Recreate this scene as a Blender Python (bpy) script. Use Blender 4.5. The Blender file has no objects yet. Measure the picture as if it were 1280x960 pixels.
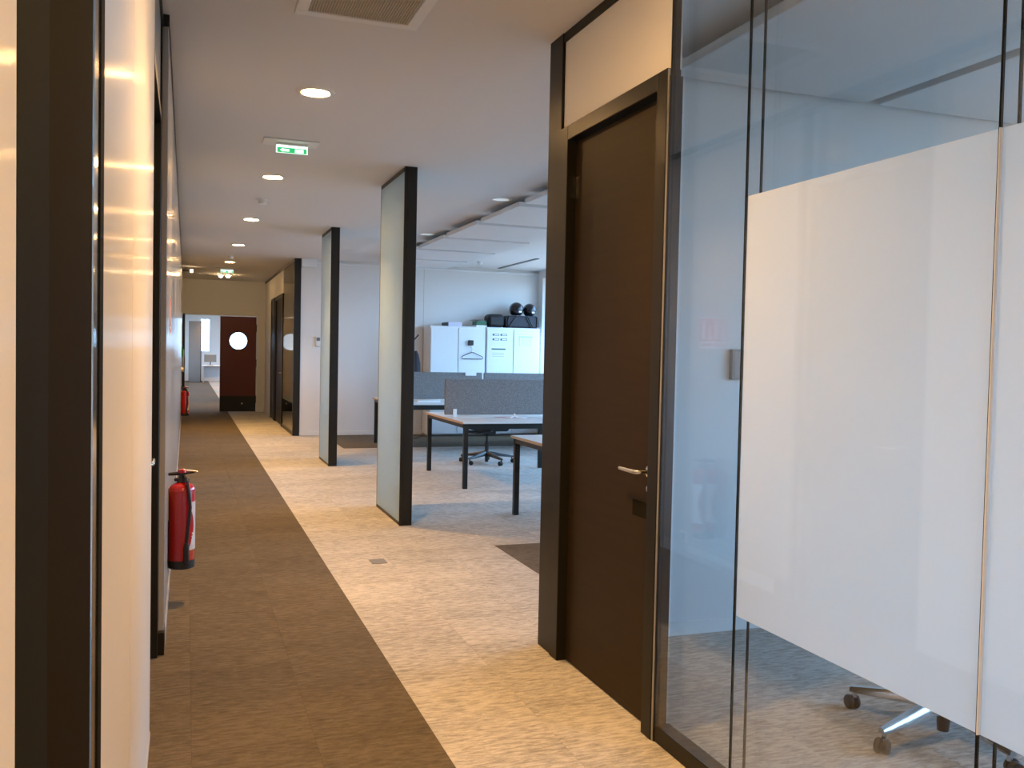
import bpy, bmesh, math, random
from mathutils import Vector, Matrix
random.seed(7)
S = bpy.context.scene
COL = S.collection
PI = math.pi

# ------------------------------------------------------------------ camera
cd = bpy.data.cameras.new('camera'); cam = bpy.data.objects.new('camera', cd); COL.objects.link(cam)
cd.sensor_fit = 'HORIZONTAL'; cd.sensor_width = 36.0; cd.lens = 36.0 * 1130.0 / 1280.0
cd.clip_start = 0.02; cd.clip_end = 200
cam.matrix_world = Matrix(((0.94069525, -0.00824717, -0.33915251, 0.0),
                           (-0.33861862, 0.03827139, -0.94014506, 0.0),
                           (0.02073337, 0.99923335, 0.03320907, 1.5),
                           (0, 0, 0, 1)))
S.camera = cam

# ------------------------------------------------------------------ world (overcast daylight sky seen through the windows)
SKY = 15.5
W = bpy.data.worlds.new('sky'); S.world = W; W.use_nodes = True
nt = W.node_tree; nt.nodes.clear()
wo = nt.nodes.new('ShaderNodeOutputWorld'); bg = nt.nodes.new('ShaderNodeBackground')
tc = nt.nodes.new('ShaderNodeTexCoord'); sx = nt.nodes.new('ShaderNodeSeparateXYZ'); cr = nt.nodes.new('ShaderNodeValToRGB')
mr = nt.nodes.new('ShaderNodeMapRange'); mr.inputs[1].default_value = -1; mr.inputs[2].default_value = 1
nt.links.new(tc.outputs['Generated'], sx.inputs[0]); nt.links.new(sx.outputs[2], mr.inputs[0]); nt.links.new(mr.outputs[0], cr.inputs[0])
el = cr.color_ramp.elements
el[0].position = 0.47; el[0].color = (0.14, 0.16, 0.18, 1)
el[1].position = 0.52; el[1].color = (0.36, 0.64, 1.0, 1)
e = el.new(1.0); e.color = (0.26, 0.53, 1.0, 1)
nt.links.new(cr.outputs[0], bg.inputs[0]); bg.inputs[1].default_value = SKY
nt.links.new(bg.outputs[0], wo.inputs[0])

# ------------------------------------------------------------------ exposure
LAMP = 330.0                     # radiance of a downlight lens
LAMP_W, LAMP_SPREAD = 36.0, 112   # its focused part: watts, degrees
WARM = (1.0, 0.56, 0.20)
S.view_settings.view_transform = 'Standard'; S.view_settings.look = 'None'
S.view_settings.gamma = 1.0; S.view_settings.use_curve_mapping = False
S.view_settings.exposure = 0.0
S.cycles.max_bounces = 10; S.cycles.diffuse_bounces = 5; S.cycles.glossy_bounces = 4
S.cycles.transmission_bounces = 6; S.cycles.transparent_max_bounces = 24
S.cycles.sample_clamp_indirect = 6.0; S.cycles.caustics_reflective = False; S.cycles.caustics_refractive = False

# ------------------------------------------------------------------ materials
def N(m, t, **kw):
    n = m.node_tree.nodes.new(t)
    for k, v in kw.items(): setattr(n, k, v)
    return n
def L(m, a, b): m.node_tree.links.new(a, b)

def mat(name, col, rough=0.5, metal=0.0, coat=0.0, spec=0.5, bump=None, var=None, emit=None):
    """bump = (scale xyz, strength); var = (scale xyz, amount): soft colour variation in world space"""
    m = bpy.data.materials.new(name); m.use_nodes = True
    b = m.node_tree.nodes['Principled BSDF']
    b.inputs['Base Color'].default_value = (*col, 1); b.inputs['Roughness'].default_value = rough
    b.inputs['Metallic'].default_value = metal; b.inputs['Coat Weight'].default_value = coat
    b.inputs['Coat Roughness'].default_value = 0.06; b.inputs['Specular IOR Level'].default_value = spec
    if emit:
        b.inputs['Emission Color'].default_value = (*emit[0], 1); b.inputs['Emission Strength'].default_value = emit[1]
    if bump or var:
        g = N(m, 'ShaderNodeNewGeometry')
    if var:
        mp = N(m, 'ShaderNodeMapping'); mp.inputs['Scale'].default_value = var[0]; L(m, g.outputs['Position'], mp.inputs[0])
        no = N(m, 'ShaderNodeTexNoise'); no.inputs['Scale'].default_value = 1; no.inputs['Detail'].default_value = 4; L(m, mp.outputs[0], no.inputs[0])
        r = N(m, 'ShaderNodeValToRGB'); a = var[1]
        r.color_ramp.elements[0].position = .3; r.color_ramp.elements[1].position = .7
        r.color_ramp.elements[0].color = (*[c * (1 - a) for c in col], 1); r.color_ramp.elements[1].color = (*[min(1, c * (1 + a)) for c in col], 1)
        L(m, no.outputs[0], r.inputs[0]); L(m, r.outputs[0], b.inputs['Base Color'])
    if bump:
        mp = N(m, 'ShaderNodeMapping'); mp.inputs['Scale'].default_value = bump[0]; L(m, g.outputs['Position'], mp.inputs[0])
        no = N(m, 'ShaderNodeTexNoise'); no.inputs['Scale'].default_value = 1; no.inputs['Detail'].default_value = 2; L(m, mp.outputs[0], no.inputs[0])
        bp = N(m, 'ShaderNodeBump'); bp.inputs['Strength'].default_value = bump[1]; bp.inputs['Distance'].default_value = 0.002
        L(m, no.outputs[0], bp.inputs['Height']); L(m, bp.outputs[0], b.inputs['Normal'])
        if coat: L(m, bp.outputs[0], b.inputs['Coat Normal'])
    return m

def carpet(name, dark, mid, light):
    m = bpy.data.materials.new(name); m.use_nodes = True
    b = m.node_tree.nodes['Principled BSDF']; b.inputs['Roughness'].default_value = 0.95; b.inputs['Specular IOR Level'].default_value = 0.1
    b.inputs['Sheen Weight'].default_value = 0.05
    g = N(m, 'ShaderNodeNewGeometry'); oi = N(m, 'ShaderNodeObjectInfo')
    # each tile has its own cut of the pattern: shift the streaks by the tile's random number
    cx = N(m, 'ShaderNodeCombineXYZ'); mu = N(m, 'ShaderNodeMath', operation='MULTIPLY'); mu.inputs[1].default_value = 37.0
    L(m, oi.outputs['Random'], mu.inputs[0]); L(m, mu.outputs[0], cx.inputs[0]); L(m, mu.outputs[0], cx.inputs[1])
    ad = N(m, 'ShaderNodeVectorMath', operation='ADD'); L(m, g.outputs['Position'], ad.inputs[0]); L(m, cx.outputs[0], ad.inputs[1])
    def noise(scale, det, rough=0.6):
        mp = N(m, 'ShaderNodeMapping'); mp.inputs['Scale'].default_value = scale; L(m, ad.outputs[0], mp.inputs[0])
        n = N(m, 'ShaderNodeTexNoise'); n.inputs['Scale'].default_value = 1; n.inputs['Detail'].default_value = det
        n.inputs['Roughness'].default_value = rough; n.inputs['Distortion'].default_value = 0.3
        L(m, mp.outputs[0], n.inputs[0]); return n
    n1 = noise((13, 52, 13), 6, 0.72); n2 = noise((230, 420, 230), 2); n3 = noise((1.5, 3, 1), 2)
    a1 = N(m, 'ShaderNodeMath', operation='MULTIPLY_ADD'); a1.inputs[1].default_value = 0.46
    L(m, n2.outputs[0], a1.inputs[0]); L(m, n1.outputs[0], a1.inputs[2])
    a2 = N(m, 'ShaderNodeMath', operation='MULTIPLY_ADD'); a2.inputs[1].default_value = 0.25
    L(m, n3.outputs[0], a2.inputs[0]); L(m, a1.outputs[0], a2.inputs[2])
    a3 = N(m, 'ShaderNodeMath', operation='MULTIPLY_ADD'); a3.inputs[1].default_value = 0.055
    L(m, oi.outputs['Random'], a3.inputs[0]); L(m, a2.outputs[0], a3.inputs[2])
    r = N(m, 'ShaderNodeValToRGB'); c = r.color_ramp
    c.elements[0].position = 0.62; c.elements[0].color = (*dark, 1); c.elements[1].position = 1.08; c.elements[1].color = (*light, 1)
    c.elements[1].position = 1.0; k = c.elements.new(0.83); k.color = (*mid, 1)
    L(m, a3.outputs[0], r.inputs[0]); L(m, r.outputs[0], b.inputs['Base Color'])
    bp = N(m, 'ShaderNodeBump'); bp.inputs['Strength'].default_value = 0.5; bp.inputs['Distance'].default_value = 0.003
    L(m, n2.outputs[0], bp.inputs['Height']); L(m, bp.outputs[0], b.inputs['Normal'])
    return m

def glass(name, tint=(0.975, 0.985, 0.985), rough=0.0):
    m = bpy.data.materials.new(name); m.use_nodes = True; t = m.node_tree; t.nodes.clear()
    o = N(m, 'ShaderNodeOutputMaterial'); mx = N(m, 'ShaderNodeMixShader'); tr = N(m, 'ShaderNodeBsdfTransparent'); gl = N(m, 'ShaderNodeBsdfGlossy')
    tr.inputs[0].default_value = (*tint, 1); gl.inputs['Roughness'].default_value = rough
    g = N(m, 'ShaderNodeNewGeometry'); fr = N(m, 'ShaderNodeFresnel'); mi = N(m, 'ShaderNodeMapRange')
    mi.inputs[3].default_value = 1.5; mi.inputs[4].default_value = 1 / 1.5      # same index on both faces of the thin pane
    L(m, g.outputs['Backfacing'], mi.inputs[0]); L(m, mi.outputs[0], fr.inputs[0])
    L(m, fr.outputs[0], mx.inputs[0]); L(m, tr.outputs[0], mx.inputs[1]); L(m, gl.outputs[0], mx.inputs[2]); L(m, mx.outputs[0], o.inputs[0])
    return m

def frosted(name, col, trans=0.5, coat=True, rough=0.08, bump=None, gloss=1.0):
    """diffusing film: scatters light back and through"""
    m = bpy.data.materials.new(name); m.use_nodes = True; t = m.node_tree; t.nodes.clear()
    o = N(m, 'ShaderNodeOutputMaterial'); mx = N(m, 'ShaderNodeMixShader'); d = N(m, 'ShaderNodeBsdfDiffuse'); tl = N(m, 'ShaderNodeBsdfTranslucent')
    d.inputs[0].default_value = (*col, 1); tl.inputs[0].default_value = (*col, 1); mx.inputs[0].default_value = trans
    L(m, d.outputs[0], mx.inputs[1]); L(m, tl.outputs[0], mx.inputs[2])
    if not coat: L(m, mx.outputs[0], o.inputs[0]); return m
    g2 = N(m, 'ShaderNodeBsdfGlossy'); g2.inputs['Roughness'].default_value = rough
    g = N(m, 'ShaderNodeNewGeometry'); fr = N(m, 'ShaderNodeFresnel'); mi = N(m, 'ShaderNodeMapRange')
    mi.inputs[3].default_value = 1.45; mi.inputs[4].default_value = 1 / 1.45
    L(m, g.outputs['Backfacing'], mi.inputs[0]); L(m, mi.outputs[0], fr.inputs[0])
    m2 = N(m, 'ShaderNodeMixShader'); gm = N(m, 'ShaderNodeMath', operation='MULTIPLY'); gm.inputs[1].default_value = gloss; L(m, fr.outputs[0], gm.inputs[0]); L(m, gm.outputs[0], m2.inputs[0]); L(m, mx.outputs[0], m2.inputs[1]); L(m, g2.outputs[0], m2.inputs[2])
    if bump:
        mp = N(m, 'ShaderNodeMapping'); mp.inputs['Scale'].default_value = bump[0]; L(m, g.outputs['Position'], mp.inputs[0])
        no = N(m, 'ShaderNodeTexNoise'); no.inputs['Scale'].default_value = 1; L(m, mp.outputs[0], no.inputs[0])
        bp = N(m, 'ShaderNodeBump'); bp.inputs['Strength'].default_value = bump[1]; bp.inputs['Distance'].default_value = 0.002
        L(m, no.outputs[0], bp.inputs['Height']); L(m, bp.outputs[0], g2.inputs['Normal'])
    L(m, m2.outputs[0], o.inputs[0]); return m

M = {}
M['ceiling'] = mat('ceiling paint', (0.72, 0.71, 0.70), 0.9, spec=0.2, bump=((60, 60, 60), 0.08))
M['wall'] = mat('wall paint', (0.74, 0.74, 0.73), 0.85, spec=0.25, bump=((90, 90, 90), 0.08))
M['white'] = mat('white lacquer', (0.80, 0.81, 0.82), 0.35)
M['plastic'] = mat('white plastic', (0.78, 0.78, 0.76), 0.4)
M['black'] = mat('dark anodised frame', (0.014, 0.013, 0.010), 0.38, spec=0.35)
M['bronze'] = mat('dark bronze frame', (0.015, 0.013, 0.008), 0.36, spec=0.18)
M['left_leaf'] = mat('matte dark brown laminate', (0.016, 0.010, 0.003), 0.8, spec=0.03)
M['left_black'] = mat('matte dark frame', (0.013, 0.012, 0.007), 0.75, spec=0.04)
M['leaf'] = mat('brown laminate door', (0.030, 0.0185, 0.007), 0.5, spec=0.12, var=((3, 3, 40), 0.10))
M['transom'] = mat('cream panel', (0.84, 0.80, 0.72), 0.7, spec=0.3)
M['steel'] = mat('brushed steel', (0.72, 0.70, 0.66), 0.22, metal=1)
M['mirror'] = mat('polished aluminium', (0.55, 0.56, 0.56), 0.12, metal=1)
M['alu'] = mat('aluminium trim', (0.62, 0.60, 0.57), 0.4, metal=0.6)
M['chrome'] = mat('chrome', (0.60, 0.60, 0.60), 0.20, metal=1)
M['light_carpet'] = carpet('light carpet', (0.19, 0.178, 0.158), (0.355, 0.332, 0.298), (0.54, 0.51, 0.465))
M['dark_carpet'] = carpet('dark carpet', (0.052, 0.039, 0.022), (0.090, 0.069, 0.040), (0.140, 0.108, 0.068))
M['glass'] = glass('clear glass')
M['wglass'] = glass('window glass', (0.96, 0.98, 0.98))
M['film'] = frosted('white frosted film', (0.915, 0.93, 0.925), 0.6, coat=False)
M['frost_left'] = frosted('frosted glass panel', (0.80, 0.755, 0.69), 0.05, rough=0.13, bump=((0.1, 420, 0.1), 0.18), gloss=0.30)
M['frost_far'] = frosted('grey frosted glass panel', (0.42, 0.41, 0.40), 0.1, rough=0.14, bump=((0.1, 420, 0.1), 0.10), gloss=0.6)
M['frost_fin'] = frosted('frosted glass divider', (0.67, 0.82, 0.88), 0.62, rough=0.5, gloss=0.3)
M['lens'] = mat('lit lens', (0.9, 0.9, 0.9), 0.5, emit=(WARM, LAMP))
M['lens_small'] = mat('small lit lens', (0.9, 0.9, 0.9), 0.5, emit=((1, .66, .32), 160))
M['lens_off'] = mat('dim lens', (0.86, 0.87, 0.88), 0.25, emit=((.75, .92, 1), .5))
M['lens_arm'] = mat('wall lamp lens', (0.9, 0.9, 0.9), 0.5, emit=((1, .7, .4), 15))
M['red'] = mat('red enamel', (0.36, 0.006, 0.006), 0.18, coat=0.5)
M['signred'] = mat('red sign print', (0.60, 0.03, 0.03), 0.4)
M['signwhite'] = mat('white sign print', (0.85, 0.85, 0.85), 0.4)
M['rubber'] = mat('black rubber', (0.012, 0.012, 0.013), 0.45)
M['bplastic'] = mat('black plastic', (0.018, 0.018, 0.02), 0.35)
M['dfabric'] = mat('black mesh fabric', (0.02, 0.021, 0.025), 0.9, bump=((300, 300, 300), 0.3))
M['reddoor'] = mat('dark red door paint', (0.105, 0.012, 0.006), 0.4)
M['desk'] = mat('white melamine', (0.72, 0.72, 0.72), 0.3)
M['ply'] = mat('beech edge', (0.52, 0.36, 0.22), 0.5)
M['screen'] = mat('grey felt', (0.21, 0.20, 0.195), 0.95, spec=0.1, var=((90, 90, 90), 0.30))
M['cabinet'] = mat('white cabinet steel', (0.76, 0.78, 0.79), 0.35)
M['raft'] = mat('acoustic raft', (0.70, 0.70, 0.70), 0.9, spec=0.1)
M['paper'] = mat('paper', (0.80, 0.81, 0.80), 0.7)
M['lilac'] = mat('lilac paper', (0.66, 0.66, 0.80), 0.7)
M['pink'] = mat('pink paper', (0.70, 0.42, 0.42), 0.7)
M['pgreen'] = mat('dark green print', (0.05, 0.16, 0.09), 0.6)
M['lgreen'] = mat('pale green print', (0.36, 0.55, 0.46), 0.6)
M['green'] = mat('green sign', (0.02, 0.40, 0.06), 0.5)
M['exitwhite'] = mat('lit exit sign', (0.9, 0.95, 0.92), 0.5, emit=((0.75, 1.0, 0.92), 1.6))
M['exitgreen'] = mat('lit exit green', (0.02, 0.3, 0.1), 0.5, emit=((0.03, 0.50, 0.16), 1.0))
M['bag'] = mat('dark nylon', (0.030, 0.030, 0.042), 0.7)
M['strap'] = mat('black strap', (0.010, 0.010, 0.013), 0.6)
M['helmet'] = mat('black helmet shell', (0.010, 0.010, 0.016), 0.12, coat=0.6)
M['grille'] = mat('beige grille', (0.50, 0.44, 0.33), 0.7)
M['grey'] = mat('grey laminate', (0.20, 0.20, 0.20), 0.5)
M['greybox'] = mat('grey device', (0.16, 0.17, 0.17), 0.5)
M['lid'] = mat('grey socket lid', (0.17, 0.17, 0.17), 0.5)
M['wood'] = mat('dark coat fabric', (0.03, 0.03, 0.04), 0.9)

# ------------------------------------------------------------------ mesh helpers
def box(bm, x0, x1, y0, y1, z0, z1, bev=0.0, seg=1):
    ret = bmesh.ops.create_cube(bm, size=1)
    v = ret['verts']
    for p in v:
        p.co = Vector(((x0 + x1) / 2 + p.co.x * (x1 - x0), (y0 + y1) / 2 + p.co.y * (y1 - y0), (z0 + z1) / 2 + p.co.z * (z1 - z0)))
    if bev > 0:
        ed = list({e for p in v for e in p.link_edges})
        bmesh.ops.bevel(bm, geom=ed, offset=min(bev, 0.49 * min(x1 - x0, y1 - y0, z1 - z0)), segments=seg, affect='EDGES', profile=0.5)
def BX(*a, **k):
    bm = bmesh.new(); box(bm, *a, **k); return bm
def frame_of(axis):
    a = Vector(axis).normalized(); r = Vector((0, 0, 1)) if abs(a.z) < 0.95 else Vector((1, 0, 0))
    u = a.cross(r).normalized(); return u, a.cross(u)
def tube(bm, pts, r, n=8, cap=True):
    pts = [Vector(p) for p in pts]; rs = r if isinstance(r, (list, tuple)) else [r] * len(pts)
    rings = []
    pu = None
    for i, p in enumerate(pts):
        t = (pts[min(i + 1, len(pts) - 1)] - pts[max(i - 1, 0)]).normalized()
        if pu is None: u, w = frame_of(t)
        else:
            u = (pu - t * pu.dot(t)).normalized(); w = t.cross(u)
        pu = u
        rings.append([bm.verts.new(p + (u * math.cos(2 * PI * k / n) + w * math.sin(2 * PI * k / n)) * rs[i]) for k in range(n)])
    for a, b in zip(rings, rings[1:]):
        for k in range(n): bm.faces.new((a[k], a[(k + 1) % n], b[(k + 1) % n], b[k]))
    if cap:
        bm.faces.new(list(reversed(rings[0]))); bm.faces.new(rings[-1])
def lathe(bm, prof, n=24, origin=(0, 0, 0), axis='Z', cap=True):
    """prof: list of (radius, height)"""
    o = Vector(origin); rings = []
    def pt(r, h, a):
        c, s = math.cos(a) * r, math.sin(a) * r
        return o + (Vector((c, s, h)) if axis == 'Z' else Vector((h, c, s)) if axis == 'X' else Vector((s, h, c)))
    for r, h in prof:
        rings.append([bm.verts.new(pt(r, h, 0))] if r < 1e-6 else [bm.verts.new(pt(r, h, 2 * PI * k / n)) for k in range(n)])
    for a, b in zip(rings, rings[1:]):
        for k in range(n):
            k2 = (k + 1) % n
            if len(a) == 1 and len(b) == 1: continue
            if len(a) == 1: bm.faces.new((a[0], b[k2], b[k]))
            elif len(b) == 1: bm.faces.new((a[k], a[k2], b[0]))
            else: bm.faces.new((a[k], a[k2], b[k2], b[k]))
    for g in (rings[0], rings[-1]):
        if len(g) > 2 and cap:
            try: bm.faces.new(g)
            except ValueError: pass
def bm_tube(*a, **k): bm = bmesh.new(); tube(bm, *a, **k); return bm
def bm_lathe(*a, **k): bm = bmesh.new(); lathe(bm, *a, **k); return bm
def prism(bm, pts, d):
    """closed polygon pts extruded by vector d"""
    a = [bm.verts.new(Vector(p)) for p in pts]; b = [bm.verts.new(Vector(p) + Vector(d)) for p in pts]; n = len(a)
    bm.faces.new(a); bm.faces.new(list(reversed(b)))
    for k in range(n): bm.faces.new((a[k], b[k], b[(k + 1) % n], a[(k + 1) % n]))

def finish(name, bm, m, smooth=False):
    bmesh.ops.recalc_face_normals(bm, faces=bm.faces)
    me = bpy.data.meshes.new(name); bm.to_mesh(me); bm.free()
    if m: me.materials.append(M[m] if isinstance(m, str) else m)
    if smooth:
        for p in me.polygons: p.use_smooth = True
        me.set_sharp_from_angle(angle=math.radians(40))
    return me
def obj(name, bm, m, parent=None, loc=None, smooth=False, rot=None):
    o = bpy.data.objects.new(name, finish(name, bm, m, smooth)); COL.objects.link(o)
    if parent: o.parent = parent
    if loc: o.location = loc
    if rot: o.rotation_euler = rot
    return o
def tag(o, label=None, cat=None, group=None, kind=None):
    if label: o['label'] = label
    if cat: o['category'] = cat
    if group: o['group'] = group
    if kind: o['kind'] = kind
    return o
def thing(name, label, cat, loc=(0, 0, 0), rz=0.0, group=None):
    o = bpy.data.objects.new(name, None); o.empty_display_size = 0.1; COL.objects.link(o)
    o.location = loc; o.rotation_euler = (0, 0, rz); return tag(o, label, cat, group)
def struct(name, bm, m, label=None, parent=None):
    o = obj(name, bm, m, parent); o['kind'] = 'structure'
    if label: o['label'] = label
    return o
def structE(name, label=None):
    o = bpy.data.objects.new(name, None); COL.objects.link(o); o['kind'] = 'structure'
    if label: o['label'] = label
    return o
def copy_tree(o, parent=None):
    c = o.copy(); COL.objects.link(c)
    if parent: c.parent = parent
    for ch in list(o.children): copy_tree(ch, c)
    return c

# ------------------------------------------------------------------ shell dimensions (metres; camera stands at 0,0)
H = 3.077
XL, XR = -0.12, 1.73             # faces of the corridor partitions
XW = 6.28                        # window wall
YB, YO, YE, YF = -3.0, 16.05, 22.2, 43.0
T = 0.45                         # carpet tile

# ------------------------------------------------------------------ floor and carpet tiles
floor = struct('floor', BX(-1.2, 7.0, YB - .3, YF + .3, -0.2, -0.008), 'dark_carpet', 'carpeted floor of corridor and open office')
tile_mesh = {}
def tile_me(kind, w):
    k = (kind, round(w, 3))
    if k not in tile_mesh: tile_mesh[k] = finish('carpet_tile', BX(-w / 2 + .0002, w / 2 - .0002, -T / 2 + .0002, T / 2 - .0002, -0.008, 0, bev=.0006), kind)
    return tile_mesh[k]
X0, Y0 = 0.93, 6.65
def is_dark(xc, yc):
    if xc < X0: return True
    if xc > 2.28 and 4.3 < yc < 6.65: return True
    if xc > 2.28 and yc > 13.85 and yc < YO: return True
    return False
rest = {'light_carpet': bmesh.new(), 'dark_carpet': bmesh.new()}
row0 = int(math.floor((YB - Y0) / T)); row1 = int(math.ceil((YF - Y0) / T))
ntile = 0
for r in range(row0, row1):
    yc = Y0 + (r + .5) * T
    for c in range(-3, 12):
        x0 = X0 + c * T; x1 = x0 + T
        if c == -3: x0 = -0.19
        if x0 > XW: continue
        xc, w = (x0 + x1) / 2, x1 - x0
        if yc > YE and xc > 3.4: continue
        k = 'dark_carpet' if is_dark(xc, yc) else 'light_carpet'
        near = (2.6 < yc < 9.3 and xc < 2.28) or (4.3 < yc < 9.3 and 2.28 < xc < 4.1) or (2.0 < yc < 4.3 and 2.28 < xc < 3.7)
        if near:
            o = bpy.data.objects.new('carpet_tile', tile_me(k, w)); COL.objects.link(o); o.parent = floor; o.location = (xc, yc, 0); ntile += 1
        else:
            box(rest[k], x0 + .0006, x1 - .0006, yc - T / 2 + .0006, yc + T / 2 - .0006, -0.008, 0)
for k, b in rest.items():
    tag(obj('carpet_tiles', b, k, floor), kind='stuff')
fl = obj('floor_socket_lid', BX(-.055, .055, -.07, .07, 0, .003, bev=.001), 'lid', None, (1.30, 6.34, 0))
tag(fl, 'small grey floor socket lid set in the light corridor carpet', 'floor socket')

# ------------------------------------------------------------------ ceiling
struct('ceiling', BX(-1.2, 7.0, YB - .3, YF + .3, H, H + .2), 'ceiling', 'plain white plaster ceiling')

# ------------------------------------------------------------------ left wall : frosted glass panels, doors, dark frames
wl = structE('wall_left', 'left corridor partition of frosted glass panels in dark frames')
obj('wall_core', BX(-1.0, -0.24, YB - .2, YE, 0, H), 'wall', wl)
def pane(parent, x0, x1, y0, y1, z0, z1, m, name='glass_panel', bev=0.001):
    return obj(name, BX(x0, x1, y0, y1, z0, z1, bev=bev), m, parent)
for y0, y1 in ((-3.0, -1.35), (-1.35, -.3), (-.3, .765)):
    pane(wl, -.135, XL, y0 + .002, y1 - .002, .03, 3.03, 'frost_left', 'frosted_panel')
for y0, y1 in ((1.495, 2.31), (2.31, 3.65)):
    pane(wl, -.135, XL, y0 + .002, y1 - .002, .03, 3.03, 'frost_left', 'frosted_panel')
obj('jamb', BX(-.2, XL - .001, .77, .94, 0, 3.03), 'left_black', wl)
obj('dark_panel', BX(-.2, XL - .002, .94, 1.355, 0, 3.03), 'left_leaf', wl)
obj('polished_strip', BX(-.2, XL, 1.358, 1.43, 0, 3.03, bev=.002), 'mirror', wl)
obj('gasket_post', BX(-.2, XL + .002, 1.432, 1.493, 0, 3.03, bev=.002), 'left_black', wl)
obj('end_strip', BX(-.2, XL - .001, 3.65, 3.664, 0, 3.03), 'alu', wl)
for y0, y1 in ((-3.0, .77), (1.493, 3.664)):
    obj('base_rail', BX(-.2, XL + .002, y0, y1, 0, .03), 'alu', wl)
obj('top_rail', BX(-.2, XL + .004, -3.0, 4.70, 3.03, H), 'black', wl)
obj('transom_panel', BX(-.15, XL - .006, 3.664, 4.62, 2.61, 3.03), 'frost_far', wl)
# panels beyond the door stand slightly proud
XF = -0.092
y = 4.70
k = 0
while y < 20.9:
    y2 = min(y + 1.16, 20.95)
    pane(wl, -.12, XF, y + .003, y2 - .003, .09, 3.035, 'frost_far', 'grey_panel', .002)
    obj('backing', BX(-.24, -.121, y, y2, 0, H), 'black', wl)
    y = y2; k += 1
obj('top_trim', BX(-.12, XF + .004, 4.66, 21.0, 3.045, H), 'black', wl)
obj('base_strip', BX(-.12, XF + .004, 4.83, 21.0, 0, .09), 'alu', wl)
obj('base_block', BX(-.12, XF + .002, 4.66, 4.83, 0, .11), 'black', wl)

# door 2 : recessed dark door on the left
d2 = structE('door_2', 'recessed dark door in the left partition beside the near fire extinguisher')
obj('jamb', BX(-.22, XL, 4.62, 4.66, 0, 2.61, bev=.002), 'black', d2)
obj('jamb', BX(-.24, XL - .012, 3.665, 3.70, 0, 2.61), 'black', d2)
obj('head', BX(-.24, XL, 3.665, 4.66, 2.56, 2.61), 'black', d2)
obj('leaf', BX(-.24, -.185, 3.71, 4.61, .008, 2.555), 'leaf', d2)
def lever(parent, x, y, z, sx, sy, m='steel'):
    """lever handle: neck leaves the leaf along x (sign sx), lever runs along y (sign sy)"""
    h = obj('handle', bm_tube([(x, y, z), (x + sx * .045, y, z), (x + sx * .058, y + sy * .010, z), (x + sx * .060, y + sy * .03, z), (x + sx * .060, y + sy * .145, z)], [.009, .009, .0095, .0095, .0085], n=12), m, parent, smooth=True)
    obj('rosette', bm_lathe([(0, sx * .008), (.02, sx * .008), (.026, sx * .004), (.026, 0), (0, 0)], 20, (x, y, z), 'X'), m, h, smooth=True)
    return h
lever(d2, -.185, 3.86, 1.03, 1, 1)

# ------------------------------------------------------------------ right partition (meeting room front)
wr = structE('wall_right', 'glazed meeting room front on the right with frosted band')
obj('end_post', BX(XR - .005, XR + .115, 4.145, 4.31, 0, H, bev=.003), 'bronze', wr)
obj('post', BX(XR + .001, XR + .038, 3.079, 3.085, 2.575, H), 'black', wr)
obj('post_cover', BX(XR - .003, XR + .051, 3.076, 3.085, 0, 2.575, bev=.001), 'black', wr)
obj('gasket', BX(XR - .008, XR, 3.084, 3.089, 0, 2.6), 'alu', wr)
obj('top_rail', BX(XR, XR + .05, YB, 4.15, 3.032, H, bev=.002), 'bronze', wr)
obj('transom_panel', BX(XR + .010, XR + .05, 3.087, 4.145, 2.605, 3.032), 'transom', wr)
obj('base_rail', BX(XR, XR + .066, YB, 3.076, 0, .066, bev=.003), 'bronze', wr)
js = [3.076, 2.565, 1.575, .585, -.405, -1.395, -2.385, YB]
for a, b in zip(js, js[1:]):
    pane(wr, XR, XR + .008, b + .0025, a - .0025, .068, 3.032, 'glass', 'front_glass_pane')
    pane(wr, XR + .055, XR + .063, b + .0025, a - .0025, .068, 3.032, 'glass', 'rear_glass_pane')
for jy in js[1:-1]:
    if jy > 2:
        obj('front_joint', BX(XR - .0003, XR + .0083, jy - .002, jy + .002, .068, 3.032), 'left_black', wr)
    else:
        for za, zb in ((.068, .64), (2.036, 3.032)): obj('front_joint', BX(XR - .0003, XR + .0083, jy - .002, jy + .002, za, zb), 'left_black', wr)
        obj('clear_joint', BX(XR - .0003, XR + .0095, jy - .0028, jy + .0004, .64, 2.036), 'white', wr)  # white strip: the lit glass edge painted in along the film
        obj('dark_joint', BX(XR - .0003, XR + .0083, jy + .0004, jy + .0025, .64, 2.036), 'left_black', wr)
    obj('rear_joint', BX(XR + .0548, XR + .0632, jy - .002, jy + .002, .068, 3.032), 'left_black', wr)
for a, b in zip(js[1:], js[2:]):
    obj('frosted_film', BX(XR + .0085, XR + .0095, b + .004, a - .004, .64, 2.036), 'film', wr)

# door 1 : brown door
d1 = structE('door_1', 'tall brown laminate door with steel lever beside the meeting room glass')
obj('jamb', BX(XR - .012, XR + .05, 3.089, 3.168, 0, 2.605, bev=.003), 'bronze', d1)
obj('jamb', BX(XR - .012, XR + .05, 4.045, 4.14, 0, 2.605, bev=.003), 'bronze', d1)
obj('head', BX(XR - .012, XR + .05, 3.168, 4.045, 2.535, 2.605, bev=.003), 'bronze', d1)
obj('leaf', BX(XR + .035, XR + .080, 3.172, 4.041, .006, 2.53, bev=.002), 'leaf', d1)
lever(d1, XR + .035, 3.235, 1.035, -1, 1)
lever(d1, XR + .080, 3.235, 1.035, 1, 1)
obj('lock_plate', BX(XR + .033, XR + .036, 3.185, 3.37, .84, .905), 'left_black', d1)  # thin dark rectangle on the leaf below the lever
obj('lock_cylinder', bm_lathe([(0, -.006), (.014, -.006), (.017, 0), (0, 0)], 16, (XR + .035, 3.235, .965), 'X'), 'steel', d1, smooth=True)
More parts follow.
